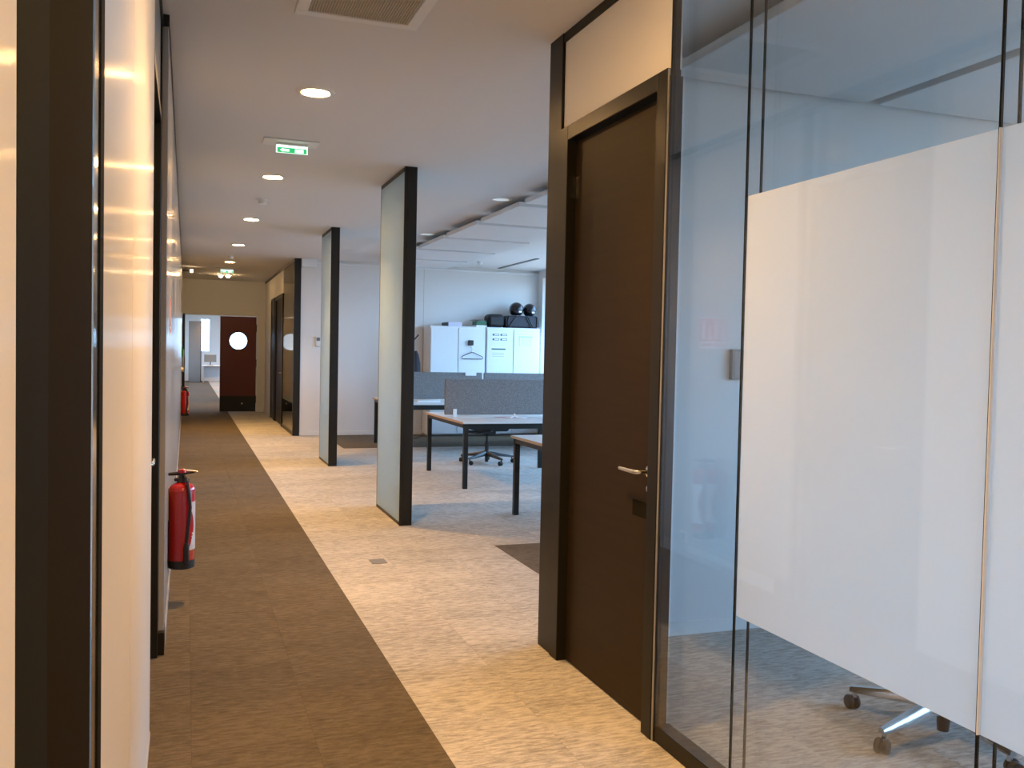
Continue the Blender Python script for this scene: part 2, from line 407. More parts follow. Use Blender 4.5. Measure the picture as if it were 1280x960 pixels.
obj('hinge', BX(XR + .028, XR + .036, 4.015, 4.041, 2.25, 2.36), 'steel', d1)
obj('latch', BX(XR + .030, XR + .036, 3.169, 3.176, 2.27, 2.30), 'steel', d1)

# wall between meeting room and open office
struct('wall_meeting', BX(XR + .115, XW, 4.24, 4.31, 0, H), 'wall', 'white end wall of the meeting room')
struct('baseboard_meeting', BX(XR + .115, XW, 4.225, 4.24, 0, .075, bev=.003), 'plastic', 'pale baseboard along the meeting room end wall')
struct('wall_rear', BX(-1.0, XW + .3, YB - .2, YB, 0, H), 'wall', 'wall behind the viewpoint')

# ------------------------------------------------------------------ window wall
def window(n, x, y0, y1, z0, z1, label, nx=2):
    w = structE('window_%d' % n, label)
    bm = bmesh.new(); f = .05
    box(bm, x - .03, x + .05, y0, y0 + f, z0, z1); box(bm, x - .03, x + .05, y1 - f, y1, z0, z1)
    box(bm, x - .03, x + .05, y0 + f, y1 - f, z0, z0 + f); box(bm, x - .03, x + .05, y0 + f, y1 - f, z1 - f, z1)
    obj('window_frame', bm, 'white', w)
    ys = [y0 + f + (y1 - y0 - 2 * f) * i / nx for i in range(nx + 1)]
    for a, b in zip(ys, ys[1:]): obj('pane', BX(x, x + .01, a + .012, b - .012, z0 + f, z1 - f), 'wglass', w)
    for a in ys[1:-1]: obj('mullion', BX(x - .02, x + .04, a - .02, a + .02, z0 + f, z1 - f), 'white', w)
    obj('window_sill', BX(x - .14, x - .03, y0 - .02, y1 + .02, z0 - .03, z0, bev=.004), 'white', w)
    # sampling portal in the opening: guides the sky light, emits nothing itself
    pl = bpy.data.lights.new('portal', 'AREA'); pl.shape = 'RECTANGLE'; pl.size = y1 - y0; pl.size_y = z1 - z0; pl.cycles.is_portal = True
    po = bpy.data.objects.new('portal', pl); COL.objects.link(po); po.location = (x + .06, (y0 + y1) / 2, (z0 + z1) / 2)
    po.rotation_euler = (PI / 2, 0, PI / 2)
    return w
wins = [(-2.8, .4), (.8, 3.2), (4.7, 6.5), (6.8, 8.6), (8.9, 10.7), (11.0, 12.8), (13.1, 15.82)]
WZ0, WZ1 = 0.85, 2.93
bm = bmesh.new()
box(bm, XW, XW + .3, YB, YO + .2, 0, WZ0); box(bm, XW, XW + .3, YB, YO + .2, WZ1, H)
prev = YB
for a, b in wins: box(bm, XW, XW + .3, prev, a, WZ0, WZ1); prev = b
box(bm, XW, XW + .3, prev, YO + .2, WZ0, WZ1)
struct('wall_window', bm, 'wall', 'outer wall with the windows')
for i, (a, b) in enumerate(wins): window(i + 1, XW + .12, a, b, WZ0, WZ1, 'white framed window number %d along the outer wall' % (i + 1))

# ------------------------------------------------------------------ open office end wall, rear office front, end wall
struct('wall_office', BX(1.86, XW, YO, YO + .2, 0, H), 'wall', 'white end wall of the open office')
struct('baseboard_office', BX(1.86, XW, YO - .014, YO, 0, .075, bev=.003), 'plastic', 'white baseboard along the office end wall')
struct('trim_1', BX(1.86, 2.12, YO - .10, YO, 2.925, H - .002, bev=.004), 'white', 'white boxed casing under the ceiling at the wall corner')
struct('trim_2', BX(2.12, XW, YO - .03, YO, 3.0, 3.03), 'white', 'slim cove line at the top of the office end wall')
bm = bmesh.new()
for x in (4.05,): box(bm, x - .002, x + .002, YO - .001, YO + .001, .08, 3.0)
struct('trim_3', bm, 'grey', 'thin vertical joint in the office end wall')

wq = structE('wall_right_rear', 'glazed office front at the far right of the corridor')
obj('end_post', BX(1.745, 1.86, 16.02, 16.10, 0, H, bev=.003), 'black', wq)
obj('top_rail', BX(1.745, 1.83, 16.10, YE, 3.03, H), 'black', wq)
obj('glass_pane', BX(1.75, 1.76, 16.10, 17.95, .06, 3.03), 'glass', wq)
obj('frosted_film', BX(1.7605, 1.7615, 16.10, 17.95, .55, 2.09), 'film', wq)
obj('glass_pane', BX(1.80, 1.81, 16.10, 17.95, .06, 3.03), 'glass', wq)
obj('base_rail', BX(1.745, 1.82, 16.10, 17.95, 0, .06), 'bronze', wq)
obj('transom_panel', BX(1.755, 1.83, 17.95, 20.45, 2.58, 3.03), 'transom', wq)
obj('wall_panel', BX(1.755, 1.83, 20.45, YE, 0, 3.03), 'transom', wq)
obj('wall_panel', BX(1.758, 1.83, 19.47, 19.66, 0, 2.58), 'transom', wq)
obj('base_strip', BX(1.74, 1.755, 20.45, YE, 0, .09), 'plastic', wq)
d5 = structE('door_3', 'brown office door in the far right partition')
obj('frame', BX(1.735, 1.83, 17.95, 18.03, 0, 2.58), 'bronze', d5); obj('frame', BX(1.735, 1.83, 19.40, 19.47, 0, 2.58), 'bronze', d5)
obj('head', BX(1.735, 1.83, 18.03, 19.40, 2.50, 2.58), 'bronze', d5)
obj('leaf', BX(1.765, 1.815, 18.03, 19.40, .006, 2.50), 'leaf', d5)
lever(d5, 1.765, 18.12, 1.04, -1, 1)
d6 = structE('door_4', 'narrow black door in the far right partition')
obj('leaf', BX(1.75, 1.80, 19.70, 20.41, .006, 2.54), 'black', d6)
obj('frame', BX(1.735, 1.83, 19.66, 19.70, 0, 2.58), 'black', d6); obj('frame', BX(1.735, 1.83, 20.41, 20.45, 0, 2.58), 'black', d6)
obj('head', BX(1.735, 1.83, 19.70, 20.41, 2.54, 2.58), 'black', d6)
# back of rear office (seen dimly through its glass)
struct('wall_rear_office', BX(1.86, 4.5, 21.9, 22.2, 0, H), 'wall', 'end wall inside the rear office')
struct('wall_rear_office_side', BX(4.5, 4.7, YO + .2, 22.2, 0, H), 'wall', 'side wall inside the rear office')

bm = bmesh.new()
box(bm, -1.0, -.085, YE, YE + .2, 0, H); box(bm, 1.565, 1.83, YE, YE + .2, 0, H); box(bm, -.085, 1.565, YE, YE + .2, 2.26, H)
box(bm, 1.83, 4.7, YE, YE + .2, 0, H)
struct('wall_end', bm, 'wall', 'cream end wall above and beside the red door')
obj('doorbox', BX(-.24, XF, 20.96, YE, 0, H), 'wall', wl).name = 'end_panel'

# red door
d3 = structE('door_5', 'dark red fire door with round porthole and black kick plate, closed leaf')
RY = YE + .03
bm = bmesh.new(); cxp, czp, rp = 1.15, 1.675, .20
x0, x1, z0, z1 = .74, 1.555, .008, 2.245
n = 40
def ring(rad, yy, square=False):
    out = []
    for k in range(n):
        a = 2 * PI * (k + .5) / n; c, s = math.cos(a), math.sin(a)
        if square:
            t = min(((x1 - cxp) if c > 0 else (cxp - x0)) / max(abs(c), 1e-6), ((z1 - czp) if s > 0 else (czp - z0)) / max(abs(s), 1e-6))
            out.append(bm.verts.new((cxp + c * t, yy, czp + s * t)))
        else: out.append(bm.verts.new((cxp + c * rad, yy, czp + s * rad)))
    return out
# exact corners are added by snapping the nearest outer ring vertex
def snap(rg, yy):
    for cx_, cz_ in ((x0, z0), (x1, z0), (x0, z1), (x1, z1)):
        v = min(rg, key=lambda q: (q.co.x - cx_) ** 2 + (q.co.z - cz_) ** 2); v.co = Vector((cx_, yy, cz_))
a1 = ring(rp, RY); b1 = ring(0, RY, True); snap(b1, RY); a2 = ring(rp, RY + .05); b2 = ring(0, RY + .05, True); snap(b2, RY + .05)
for k in range(n):
    q = (k + 1) % n
    bm.faces.new((a1[k], a1[q], b1[q], b1[k])); bm.faces.new((a2[k], b2[k], b2[q], a2[q]))
    bm.faces.new((a1[k], a2[k], a2[q], a1[q])); bm.faces.new((b1[k], b1[q], b2[q], b2[k]))
obj('leaf', bm, 'reddoor', d3)
pr = obj('porthole_ring', bm_lathe([(.198, -.006), (.222, -.006), (.226, 0), (.198, 0), (.198, -.006)], 40, (cxp, RY, czp), 'Y', cap=False), 'black', d3, smooth=True)
obj('porthole_glass', bm_lathe([(0, .02), (.199, .02), (.199, .028), (0, .028)], 40, (cxp, RY, czp), 'Y'), 'wglass', pr)
obj('kick_plate', BX(.742, 1.553, RY - .004, RY, .01, .375), 'black', d3)
obj('door_stop', bm_lathe([(0, -.03), (.018, -.03), (.024, -.01), (.024, 0), (0, 0)], 20, (1.24, RY - .004, .20), 'Y'), 'steel', d3, smooth=True)
obj('rail', BX(.742, 1.553, RY - .003, RY, 1.21, 1.225), 'reddoor', d3); obj('rail', BX(.742, 1.553, RY - .003, RY, .70, .71), 'reddoor', d3)
for hz in (.30, 1.15, 1.98): obj('hinge', BX(1.55, 1.575, RY - .025, RY - .004, hz - .09, hz + .09, bev=.004), 'black', d3)
d4 = structE('door_6', 'opened dark leaf of the double door folded against the left wall')
obj('leaf', BX(-.082, -.032, 21.36, YE - .02, .008, 2.245), 'black', d4)
obj('handle_plate', BX(-.032, -.026, 21.42, 21.46, 1.0, 1.3), 'steel', d4)
obj('edge_plate', BX(-.075, -.045, 21.355, 21.36, .95, 1.45), 'alu', d4)

# ------------------------------------------------------------------ room beyond the double door
bm = bmesh.new()
box(bm, -1.0, -.3, YE + .2, YF, 0, H)
struct('wall_far_left', bm, 'wall', 'left wall of the far room')
def zwall(name, x0, x1, y, openings, label):
    bm = bmesh.new(); prev = x0
    for a, b, c, d in openings:
        box(bm, prev, a, y, y + .2, 0, H); box(bm, a, b, y, y + .2, 0, c); box(bm, a, b, y, y + .2, d, H); prev = b
    box(bm, prev, x1, y, y + .2, 0, H)
    return struct(name, bm, 'wall', label)
far_open = [(.56, 1.02, 1.30, 2.82), (1.75, 3.2, .9, 2.82)]
zwall('wall_far', -1.0, 4.0, YF, far_open, 'window wall at the end of the far room')
for i, (a, b, c, d) in enumerate(far_open):
    w = structE('window_%d' % (len(wins) + 1 + i), 'bright window in the far room beyond the red door, %s' % ('the narrow one' if i == 0 else 'the wide one'))
    bm = bmesh.new(); f = .05
    box(bm, a, a + f, YF + .05, YF + .12, c, d); box(bm, b - f, b, YF + .05, YF + .12, c, d)
    box(bm, a + f, b - f, YF + .05, YF + .12, c, c + f); box(bm, a + f, b - f, YF + .05, YF + .12, d - f, d)
    obj('window_frame', bm, 'white', w); obj('pane', BX(a + f, b - f, YF + .08, YF + .09, c + f, d - f), 'wglass', w)
    pl = bpy.data.lights.new('portal', 'AREA'); pl.shape = 'RECTANGLE'; pl.size = b - a; pl.size_y = d - c; pl.cycles.is_portal = True
    po = bpy.data.objects.new('portal', pl); COL.objects.link(po); po.location = ((a + b) / 2, YF + .18, (c + d) / 2); po.rotation_euler = (-PI / 2, 0, 0)
fw = [(24.0, 29.0), (30.0, 35.0), (36.0, 41.5)]  # unseen side windows, added to light the far room floor
bm = bmesh.new(); prev = YE + .2
for a, b in fw: box(bm, 3.8, 4.0, prev, a, .8, 2.85); prev = b
box(bm, 3.8, 4.0, prev, YF, .8, 2.85); box(bm, 3.8, 4.0, YE + .2, YF, 0, .8); box(bm, 3.8, 4.0, YE + .2, YF, 2.85, H)
struct('wall_far_right', bm, 'wall', 'right window wall of the far room')
for i, (a, b) in enumerate(fw): window(20 + i, 3.88, a, b, .8, 2.85, 'side window of the far room, place %d from the door' % (i + 1), 3)

t = thing('tall_cupboard', 'tall grey cupboard in the far room seen through the open doorway', 'cupboard', (.33, 41.2, 0))
obj('body', BX(-.24, .24, -.25, .25, .01, 2.62), 'grey', t); obj('side_panel', BX(.243, .275, -.27, .25, .01, 2.64), 'black', t)
obj('door', BX(-.235, .235, -.27, -.252, .05, 2.60), 'grey', t); obj('plinth', BX(-.24, .24, -.24, .25, 0, .01), 'black', t)
t = thing('far_desk', 'desk by the bright window in the far room', 'desk', (1.5, 41.3, 0))
obj('tabletop', BX(-.85, .85, -.4, .4, .71, .74, bev=.004), 'desk', t)
for sx in (-1, 1):
    for sy in (-1, 1): obj('leg', BX(sx * .80 - .02, sx * .80 + .02, sy * .35 - .02, sy * .35 + .02, 0, .71), 'alu', t)
obj('modesty_panel', BX(-.78, .78, .30, .32, .2, .70), 'white', t)
t = thing('monitor', 'computer monitor on the desk in the far room', 'monitor', (.98, 41.3, .74))
obj('screen', BX(-.25, .25, -.015, .015, .14, .46, bev=.005), 'greybox', t); obj('stand', BX(-.03, .03, .015, .04, .01, .3), 'greybox', t); obj('foot', BX(-.12, .12, -.08, .1, 0, .012, bev=.004), 'greybox', t)

# ------------------------------------------------------------------ ceiling fittings
def downlight(x, y, lit, label, group):
    t = thing('downlight', label, 'ceiling light', (x, y, H), 0, group)
    obj('trim_ring', bm_lathe([(.082, -.001), (.088, -.009), (.112, -.007), (.120, -.0005), (.082, -.0005)], 32, cap=False), 'plastic', t, smooth=True)
    obj('lens', bm_lathe([(0, -.006), (.060, -.006), (.081, -.003), (.081, -.001), (0, -.001)], 32), 'lens' if lit else 'lens_off', t, smooth=True)
    if lit:
        ld = bpy.data.lights.new('downlight_beam', 'AREA'); ld.shape = 'DISK'; ld.size = .14; ld.energy = LAMP_W; ld.color = WARM; ld.spread = math.radians(LAMP_SPREAD)
        lo = bpy.data.objects.new('downlight_beam', ld); COL.objects.link(lo); lo.parent = t; lo.location = (0, 0, -.012)
    return t
dl_labels = ['lit round downlight behind the viewpoint', 'lit round downlight overhead by the ceiling vent',
             'lit round downlight between the ceiling vent and the near exit sign', 'lit round downlight just past the near exit sign',
             'lit round downlight past the nearest smoke detector', 'lit round downlight fourth along the corridor from the vent',
             'lit round downlight just before the far exit sign']
for i in range(7):
    downlight(.731, -.17 + 2.922 * i, True, dl_labels[i], 'corridor downlights')
for i in range(4):  # unseen lamps added to brighten and warm the far room
    downlight(1.2, 25.0 + 5.2 * i, True, ['lit round downlight first past the red door inside the far room', 'lit round downlight second past the red door inside the far room', 'lit round downlight third past the red door inside the far room', 'lit round downlight deepest in the far room before its windows'][i], 'far room downlights')
downlight(3.01, 8.79, False, 'pale white round downlight in the open office ceiling beside the nearer rafts', 'office downlights')
downlight(3.01, 11.80, False, 'pale white round downlight deeper in the open office ceiling, near the first divider edge', 'office downlights')

def smoke(x, y, label):
    t = thing('smoke_detector', label, 'smoke detector', (x, y, H), 0, 'smoke detectors')
    obj('base', bm_lathe([(0, 0), (.055, 0), (.055, -.014), (.048, -.02), (0, -.02)], 24), 'plastic', t, smooth=True)
    obj('cover', bm_lathe([(0, -.02), (.038, -.02), (.044, -.035), (.040, -.052), (.022, -.058), (0, -.058)], 24), 'plastic', t, smooth=True)
smoke(.741, 9.93, 'white smoke detector nearest in the corridor ceiling, after the second lit downlight')
smoke(.709, 16.27, 'white smoke detector farther along, above the end of the third divider')
smoke(.79, 19.3, 'white smoke detector farthest down the corridor by the far exit sign')
smoke(4.74, 14.88, 'white smoke detector in the office ceiling beyond the rafts')

t = thing('ceiling_vent', 'square beige perforated ceiling vent with white frame at the top of the picture', 'vent', (.75, 4.08, H))
bm = bmesh.new()
for a in ((-.29, .29, -.29, -.235), (-.29, .29, .235, .29), (-.29, -.235, -.235, .235), (.235, .29, -.235, .235)): box(bm, *a, -.014, -.001, bev=.003)
obj('vent_frame', bm, 'plastic', t)
obj('grille_backing', BX(-.235, .235, -.235, .235, -.004, -.001), 'grille', t)
bm = bmesh.new()
for k in range(38): 
    x = -.232 + .464 * (k + .5) / 38; box(bm, x - .0038, x + .0038, -.235, .235, -.010, -.004)
tag(obj('grille_bars', bm, 'grille', t), kind='stuff')

def exit_sign(y, label):
    t = thing('exit_sign', label, 'exit sign', (.745, y, H), 0, 'exit signs')
    obj('mount_plate', BX(-.215, .195, -.11, .10, -.012, -.001, bev=.003), 'plastic', t)
    hs = obj('housing', BX(-.12, .12, -.025, .025, -.028, -.012, bev=.003), 'plastic', t)
    obj('sign_panel', BX(-.118, .118, -.006, .006, -.084, -.028, bev=.002), 'exitwhite', t)
    f = obj('sign_face', BX(-.110, .110, -.0085, -.006, -.083, -.045), 'exitgreen', t)
    # running figure, doorway and arrow of the pictogram
    bm = bmesh.new()
    def P2(pts): prism(bm, [(x, -.0085, z - .064) for x, z in pts], (0, -.0012, 0))
    P2([(.022, -.014), (.085, -.014), (.085, .012), (.022, .012)])
    obj('doorway_mark', bm, 'exitwhite', f); bm = bmesh.new()
    P2([(-.09, 0), (-.066, .015), (-.066, .009), (-.022, .009), (-.022, -.009), (-.066, -.009), (-.066, -.015)])
    obj('arrow_mark', bm, 'exitwhite', f)
    return t
exit_sign(7.12, 'lit green exit sign nearest, hung under a white ceiling plate')
exit_sign(18.85, 'lit exit sign small and far, near the end of the corridor')
t = thing('emergency_light', 'twin small emergency lamps glowing near the end of the corridor', 'emergency light', (.755, 20.4, H))
obj('plate', BX(-.16, .16, -.06, .06, -.02, -.001, bev=.004), 'plastic', t)
for sx in (-1, 1): obj('lamp', bm_lathe([(0, -.07), (.03, -.06), (.042, -.035), (.03, -.02), (0, -.02)], 16, (sx * .075, 0, 0)), 'lens_small', t, smooth=True)
t = thing('wall_lamp', 'small lamp on a dark arm high on the far left wall', 'wall lamp', (XF, 18.8, 2.99))
obj('arm', bm_tube([(0, 0, 0), (.15, 0, 0)], .012), 'black', t); obj('lamp_head', bm_lathe([(0, 0), (.03, 0), (.03, .05), (0, .05)], 14, (.15, 0, 0), 'X'), 'lens_arm', t, smooth=True)

ZR = 2.958
def raft(x0, x1, y0, y1, label, group):
    t = thing('acoustic_raft', label, 'ceiling panel', ((x0 + x1) / 2, (y0 + y1) / 2, ZR), 0, group)
    hx, hy = (x1 - x0) / 2, (y1 - y0) / 2
    obj('panel', BX(-hx, hx, -hy, hy, 0, .048, bev=.003), 'raft', t)
    for sx in (-1, 1):
        for sy in (-1, 1): obj('hanger', bm_tube([(sx * (hx - .2), sy * (hy - .2), .048), (sx * (hx - .2), sy * (hy - .2), H - ZR)], .005, 6), 'steel', t)
names = ['nearest of the row beside the dark door post', 'second along the office ceiling row', 'third along the office ceiling row', 'fourth along the office ceiling row', 'fifth along the office ceiling row', 'last of the office ceiling row before the end wall']
for i in range(6):
    y = 7.03 + 1.405 * i
    raft(3.075, 4.26, y, y + 1.235, 'white square acoustic raft, ' + names[i], 'office ceiling rafts')
raft(2.345, 3.60, -.4, 4.19, 'long white acoustic raft over the meeting room, nearest the glass', 'meeting room rafts')
raft(3.69, 4.95, -.4, 4.19, 'long white acoustic raft over the meeting room, beyond the dark gap', 'meeting room rafts')
sd = obj('slot_diffuser', BX(5.385, 5.445, 13.9, 15.85, H - .012, H - .001), 'greybox'); tag(sd, 'long dark slot air diffuser in the office ceiling near the end wall', 'vent')

# ------------------------------------------------------------------ fin dividers
def fin(y0, y1, label):
    t = thing('divider_panel', label, 'divider', (1.79, y0, 0), 0, 'frosted divider panels')
    l = y1 - y0
    obj('front_post', BX(-.03, .055, 0, .055, 0, H - .001, bev=.002), 'black', t)
    obj('rear_post', BX(-.05, .055, l - .02, l, 0, H - .001), 'black', t)
    obj('top_rail', BX(-.05, .05, .055, l - .02, H - .04, H - .001), 'black', t)
    obj('bottom_rail', BX(-.05, .05, .055, l - .02, 0, .03), 'black', t)
    obj('edge_strip', BX(-.055, -.03, 0, .012, 0, H - .001), 'black', t)
    for nm, a, b in (('front_frosted_pane', -.05, -.04), ('rear_frosted_pane', .036, .046)):
        obj(nm, BX(a, b, .0125 if a < 0 else .055, l - .02, .03, H - .04), 'frost_fin', t)
fin(7.60, 8.62, 'tall frosted glass divider in a black frame, the nearer and larger one')
fin(11.74, 12.63, 'tall frosted glass divider in a black frame, second down the corridor')

# ------------------------------------------------------------------ fire extinguishers
def curved_patch(bm, r, w0, zc, hz, a0, nz=10, na=8, thick=.0012):
    grid = []
    for i in range(nz + 1):
        z = zc - hz + 2 * hz * i / nz; k = abs(i / nz * 2 - 1)
        w = w0 * (.42 + .58 * k ** 1.6)
        grid.append([bm.verts.new((math.cos(a0 + w * (2 * j / na - 1)) * (r + thick), math.sin(a0 + w * (2 * j / na - 1)) * (r + thick), z)) for j in range(na + 1)])
    for i in range(nz):
        for j in range(na): bm.faces.new((grid[i][j], grid[i][j + 1], grid[i + 1][j + 1], grid[i + 1][j]))
    bmesh.ops.solidify(bm, geom=bm.faces[:], thickness=.001)
def extinguisher(loc, label):
    t = thing('fire_extinguisher', label, 'fire extinguisher', loc, 0, 'fire extinguishers')
    r = .074
    body = obj('cylinder', bm_lathe([(0, .05), (r, .05), (r, .455), (r - .004, .47), (r - .016, .487), (r - .036, .497), (.022, .50), (0, .50)], 32), 'red', t, smooth=True)
    obj('weld_ring', bm_lathe([(r - .001, .452), (r + .0015, .455), (r - .001, .458)], 32), 'red', body, smooth=True)
    obj('base_cap', bm_lathe([(0, 0), (r - .006, 0), (r + .001, .006), (r + .001, .05), (0, .05)], 32), 'rubber', t, smooth=True)
    v = obj('valve', bm_lathe([(0, .498), (.022, .498), (.030, .503), (.030, .522), (.018, .527), (.018, .55), (0, .55)], 20), 'bplastic', t, smooth=True)
    obj('collar', BX(-.042, .042, -.02, .02, .505, .525, bev=.006), 'bplastic', v)
    obj('handle', bm_tube([(-.075, -.005, .548), (-.03, 0, .55), (.0, 0, .552), (.07, .005, .556)], [.009, .011, .012, .006], 10), 'bplastic', t, smooth=True)
    obj('lever', bm_tube([(-.02, 0, .56), (.02, 0, .566), (.085, 0, .560)], [.008, .009, .004], 10), 'steel', t, smooth=True)
    obj('button', bm_lathe([(0, .556), (.026, .556), (.024, .572), (.012, .577), (0, .577)], 20), 'red', t, smooth=True)
    a = math.radians(-62)
    ca, sa = math.cos(a), math.sin(a); R2 = r + .012
    obj('hose', bm_tube([(.012, -.018, .535), (.028, -.05, .525), (R2 * ca * .8, R2 * sa * .85, .50), (R2 * ca, R2 * sa, .44), (R2 * ca + .006, R2 * sa, .36), (R2 * ca, R2 * sa, .28), (R2 * ca - .008, R2 * sa - .002, .20), (R2 * ca - .012, R2 * sa, .155)], .0095, 10), 'rubber', t, smooth=True)
    obj('nozzle', bm_tube([(R2 * ca - .012, R2 * sa, .155), (R2 * ca - .013, R2 * sa, .13), (R2 * ca - .013, R2 * sa, .05), (R2 * ca - .013, R2 * sa, .035)], [.012, .016, .017, .012], 10), 'bplastic', t, smooth=True)
    bm = bmesh.new(); curved_patch(bm, r, 1.0, .25, .14, math.radians(-4)); lb = obj('label_sheet', bm, 'signwhite', t)
    bm = bmesh.new()
    for i in range(4):
        z = .15 + .018 * i
        for j in range(5):
            aa = math.radians(-44 + 4.6 * j + 2 * i); box(bm, -.0004, .0004, -.002, .002, -.004 - .002 * (j % 2), .006)
            fresh = bm.verts[-8:]
            bmesh.ops.transform(bm, matrix=Matrix.Translation((math.cos(aa) * (r + .0008), math.sin(aa) * (r + .0008), z)) @ Matrix.Rotation(aa, 4, 'Z'), verts=fresh)
    tag(obj('label_print', bm, 'signwhite', t), kind='stuff')
    obj('bracket', BX(-.0735, -.060, -.02, .02, .28, .47), 'alu', t); 
    obj('bracket_hook', BX(-.0735, -.05, -.012, .012, .40, .42), 'red', t)
    return t
extinguisher((-.018, 5.58, .215), 'red fire extinguisher hanging on the left wall nearest, black hose, white label')
extinguisher((-.018, 18.9, .15), 'red fire extinguisher small and far by the open doorway')
# fire sign above the near extinguisher (seen mirrored in the meeting room glass)
t = thing('fire_sign', 'red and white extinguisher sign on the left wall, mirrored in the meeting room glass', 'sign', (XF, 5.71, 1.57))
obj('plate', BX(0, .003, -.10, .10, 0, .225), 'signwhite', t); pnl = obj('red_panel', BX(.003, .0036, -.094, .094, .052, .219), 'signred', t)
bm = bmesh.new()
box(bm, .0036, .0042, .02, .06, .065, .17, bev=0); box(bm, .0036, .0042, .03, .05, .17, .19); box(bm, .0036, .0042, .012, .05, .19, .20); box(bm, .0036, .0042, -.055, -.03, .07, .16); box(bm, .0036, .0042, -.075, -.02, .065, .085)
obj('pictogram', bm, 'signwhite', pnl)
bm = bmesh.new()
for k in range(7): box(bm, .003, .0034, -.085 + .026 * k, -.067 + .026 * k, .015, .038)
obj('lettering', bm, 'signred', t)
# small fittings on the far left wall
t = thing('green_sign', 'small green safety sign on the far left wall', 'sign', (XF, 19.9, 1.30)); obj('plate', BX(0, .03, -.1, .1, 0, .21, bev=.002), 'green', t); obj('mark', BX(.03, .032, -.05, .05, .06, .15), 'signwhite', t)
t = thing('call_point', 'small round white wall device on the far left wall', 'wall device', (XF, 18.6, 1.07)); obj('base', bm_lathe([(0, 0), (.05, 0), (.05, .02), (0, .02)], 20, (0, 0, 0), 'X'), 'plastic', t, smooth=True); obj('dome', bm_lathe([(.042, .02), (.036, .04), (0, .048)], 20, (0, 0, 0), 'X'), 'plastic', t, smooth=True)
t = thing('wall_notice', 'pale framed notice on the far left wall above the far extinguisher', 'notice', (XF, 19.3, 1.55)); obj('frame', BX(0, .012, -.16, .16, 0, .42, bev=.003), 'alu', t); obj('sheet', BX(.012, .014, -.14, .14, .02, .40), 'paper', t)
t = thing('wall_socket', 'small white socket low on the left wall under the near extinguisher', 'socket', (XF, 5.95, .15)); obj('plate', BX(0, .01, -.05, .05, -.04, .04, bev=.003), 'plastic', t); obj('insert', BX(.01, .012, -.025, .025, -.025, .025), 'greybox', t)

# thermostat on the office end wall
t = thing('thermostat', 'small white thermostat on the wall between the second and third dividers', 'thermostat', (2.165, YO, 1.56)); obj('case', BX(-.045, .045, -.03, 0, 0, .18, bev=.006), 'plastic', t); obj('display', BX(-.03, .03, -.032, -.03, .10, .155), 'greybox', t)
t = thing('wall_plate', 'small grey device on the meeting room end wall beside the frosted film', 'wall device', (2.86, 4.24, 1.385)); obj('case', BX(-.075, .10, -.03, 0, 0, .165, bev=.004), 'greybox', t); obj('face', BX(-.06, .085, -.033, -.03, .015, .15), 'grey', t)

